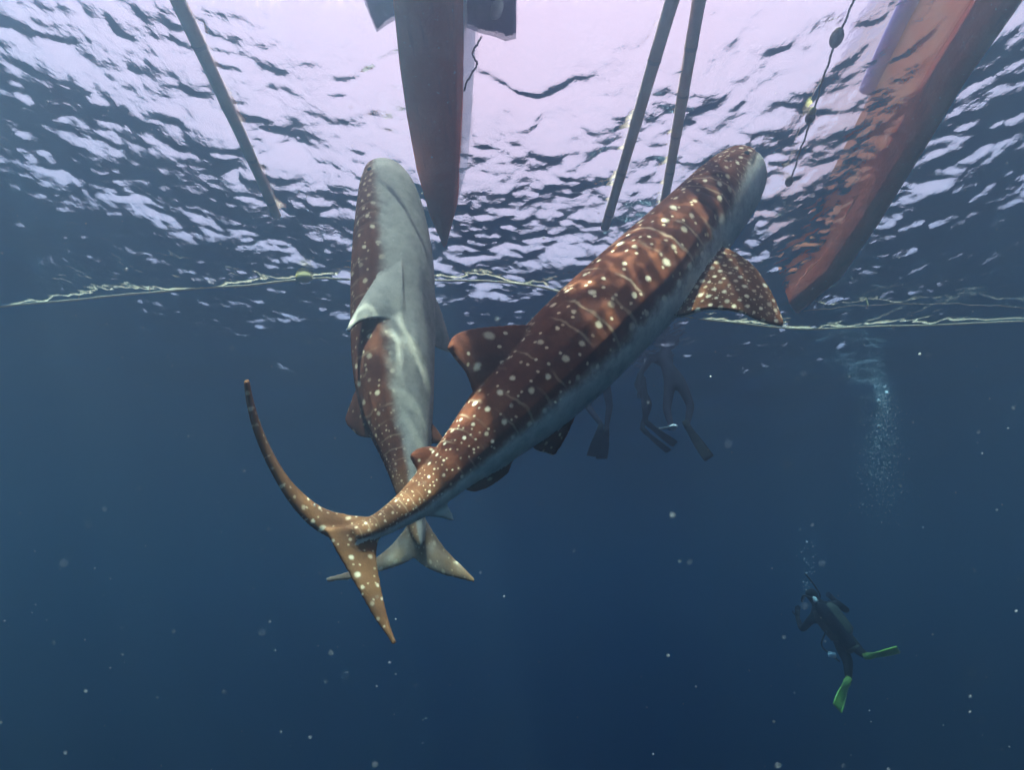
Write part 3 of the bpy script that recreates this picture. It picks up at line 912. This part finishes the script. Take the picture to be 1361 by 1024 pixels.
v, f = lathe([(-.40, .07), (-.37, .098), (-.35, .099), (-.34, .094)], ax, cc, 18); link('tank_boot', mesh('tank_boot', local(v, pd), f), M['vest'], tk)
rings = []
for k, w_, th_ in ((-.26, .12, .10), (-.2, .19, .14), (-.05, .20, .15), (.12, .20, .15), (.22, .15, .13)):
    c_ = at(1106, 826, 8.05) + ax * k; s_ = norm(np.cross(ax, FWD)); n_ = np.cross(s_, ax)
    rings.append([c_ + s_ * w_ * math.cos(a) + n_ * th_ * math.sin(a) for a in np.linspace(0, 2 * math.pi, 16, endpoint=False)])
v, f = loft(rings); link('buoyancy_vest', mesh('buoyancy_vest', local(v, pd), f), M['vest'], pd)
v, f = tube(catmull([cc + ax * .38, cc + ax * .44 + RIGHT * -.12, at(1066, 800, 8.2), at(1070, 792, 8.42)], 16), .014, 8)
link('hose', mesh('hose', local(v, pd), f), M['black'], pd)
v, f = tube(catmull([cc - ax * .1 + RIGHT * -.18, at(1092, 858, 7.9), at(1106, 872, 7.8), at(1116, 880, 7.75)], 16), .012, 8)
ho = link('gauge_hose', mesh('gauge_hose', local(v, pd), f), M['black'], pd)
v, f = lathe([(-.05, .02), (-.04, .04), (.04, .04), (.05, .02)], (1, -.3, -.2), at(1106, 871, 7.75), 12)
link('gauge', mesh('gauge', local(v, pd), f), M['silver'], ho)
mask_set(pd, np.asarray(J['head'][0]), norm(at(1070, 780, 8.9) - at(1080, 793, 8.3)), np.array((-.3, .2, .9)), M['black'])

# ------------------------------------------------------------------ bubbles and drifting specks
def spheres(name, pts, rads, mat, label, cat, sub=1):
    bm = bmesh.new(); bmesh.ops.create_icosphere(bm, subdivisions=sub, radius=1.0)
    bv = np.array([v_.co[:] for v_ in bm.verts]); bf = [tuple(v_.index for v_ in f_.verts) for f_ in bm.faces]; bm.free()
    V, Fc = [], []
    for p, r_ in zip(pts, rads):
        o = len(V); sq = rng.uniform(.6, 1.1, 3)
        V += list(np.asarray(p) + bv * r_ * sq); Fc += [tuple(i + o for i in q) for q in bf]
    o = link(name, mesh(name, V, Fc), mat)
    return tag(o, label, cat, kind='stuff')


pts, rad = [], []
for i in range(1500):
    k = rng.beta(1.1, 1.9)
    pts.append(at(1176 + rng.normal(0, 7 + 15 * k) - 8 * k, 522 + 185 * k, 9.6 + rng.normal(0, .25))); rad.append(abs(rng.normal(0, .004)) + .003)
for i in range(60):
    k = rng.uniform(0, 1)
    pts.append(at(1072 + rng.normal(0, 3 + 5 * k), 788 - 70 * k, 8.5 + rng.normal(0, .1))); rad.append(.004 + abs(rng.normal(0, .005)))
for q in ((1179, 523), (1168, 533), (1168, 567)): pts.append(at(*q, 9.5)); rad.append(.04)
spheres('air_bubbles', pts, rad, M['bubble'], 'faint rising column of air bubbles in open water', 'bubbles')
pts, rad = [], []
for i in range(520):
    D = rng.uniform(.35, 1.6) if i % 3 == 0 else rng.uniform(1.2, 7.0)
    p = at(rng.uniform(-40, 1400), rng.uniform(120, 1060), D)
    if p[2] < 3.8: pts.append(p); rad.append(rng.uniform(.0007, .0018) * (D ** .6) * (2.0 if rng.uniform() < .08 else 1))
spheres('drifting_specks', pts, rad, M['particle'], 'tiny pale specks drifting through the water', 'specks')
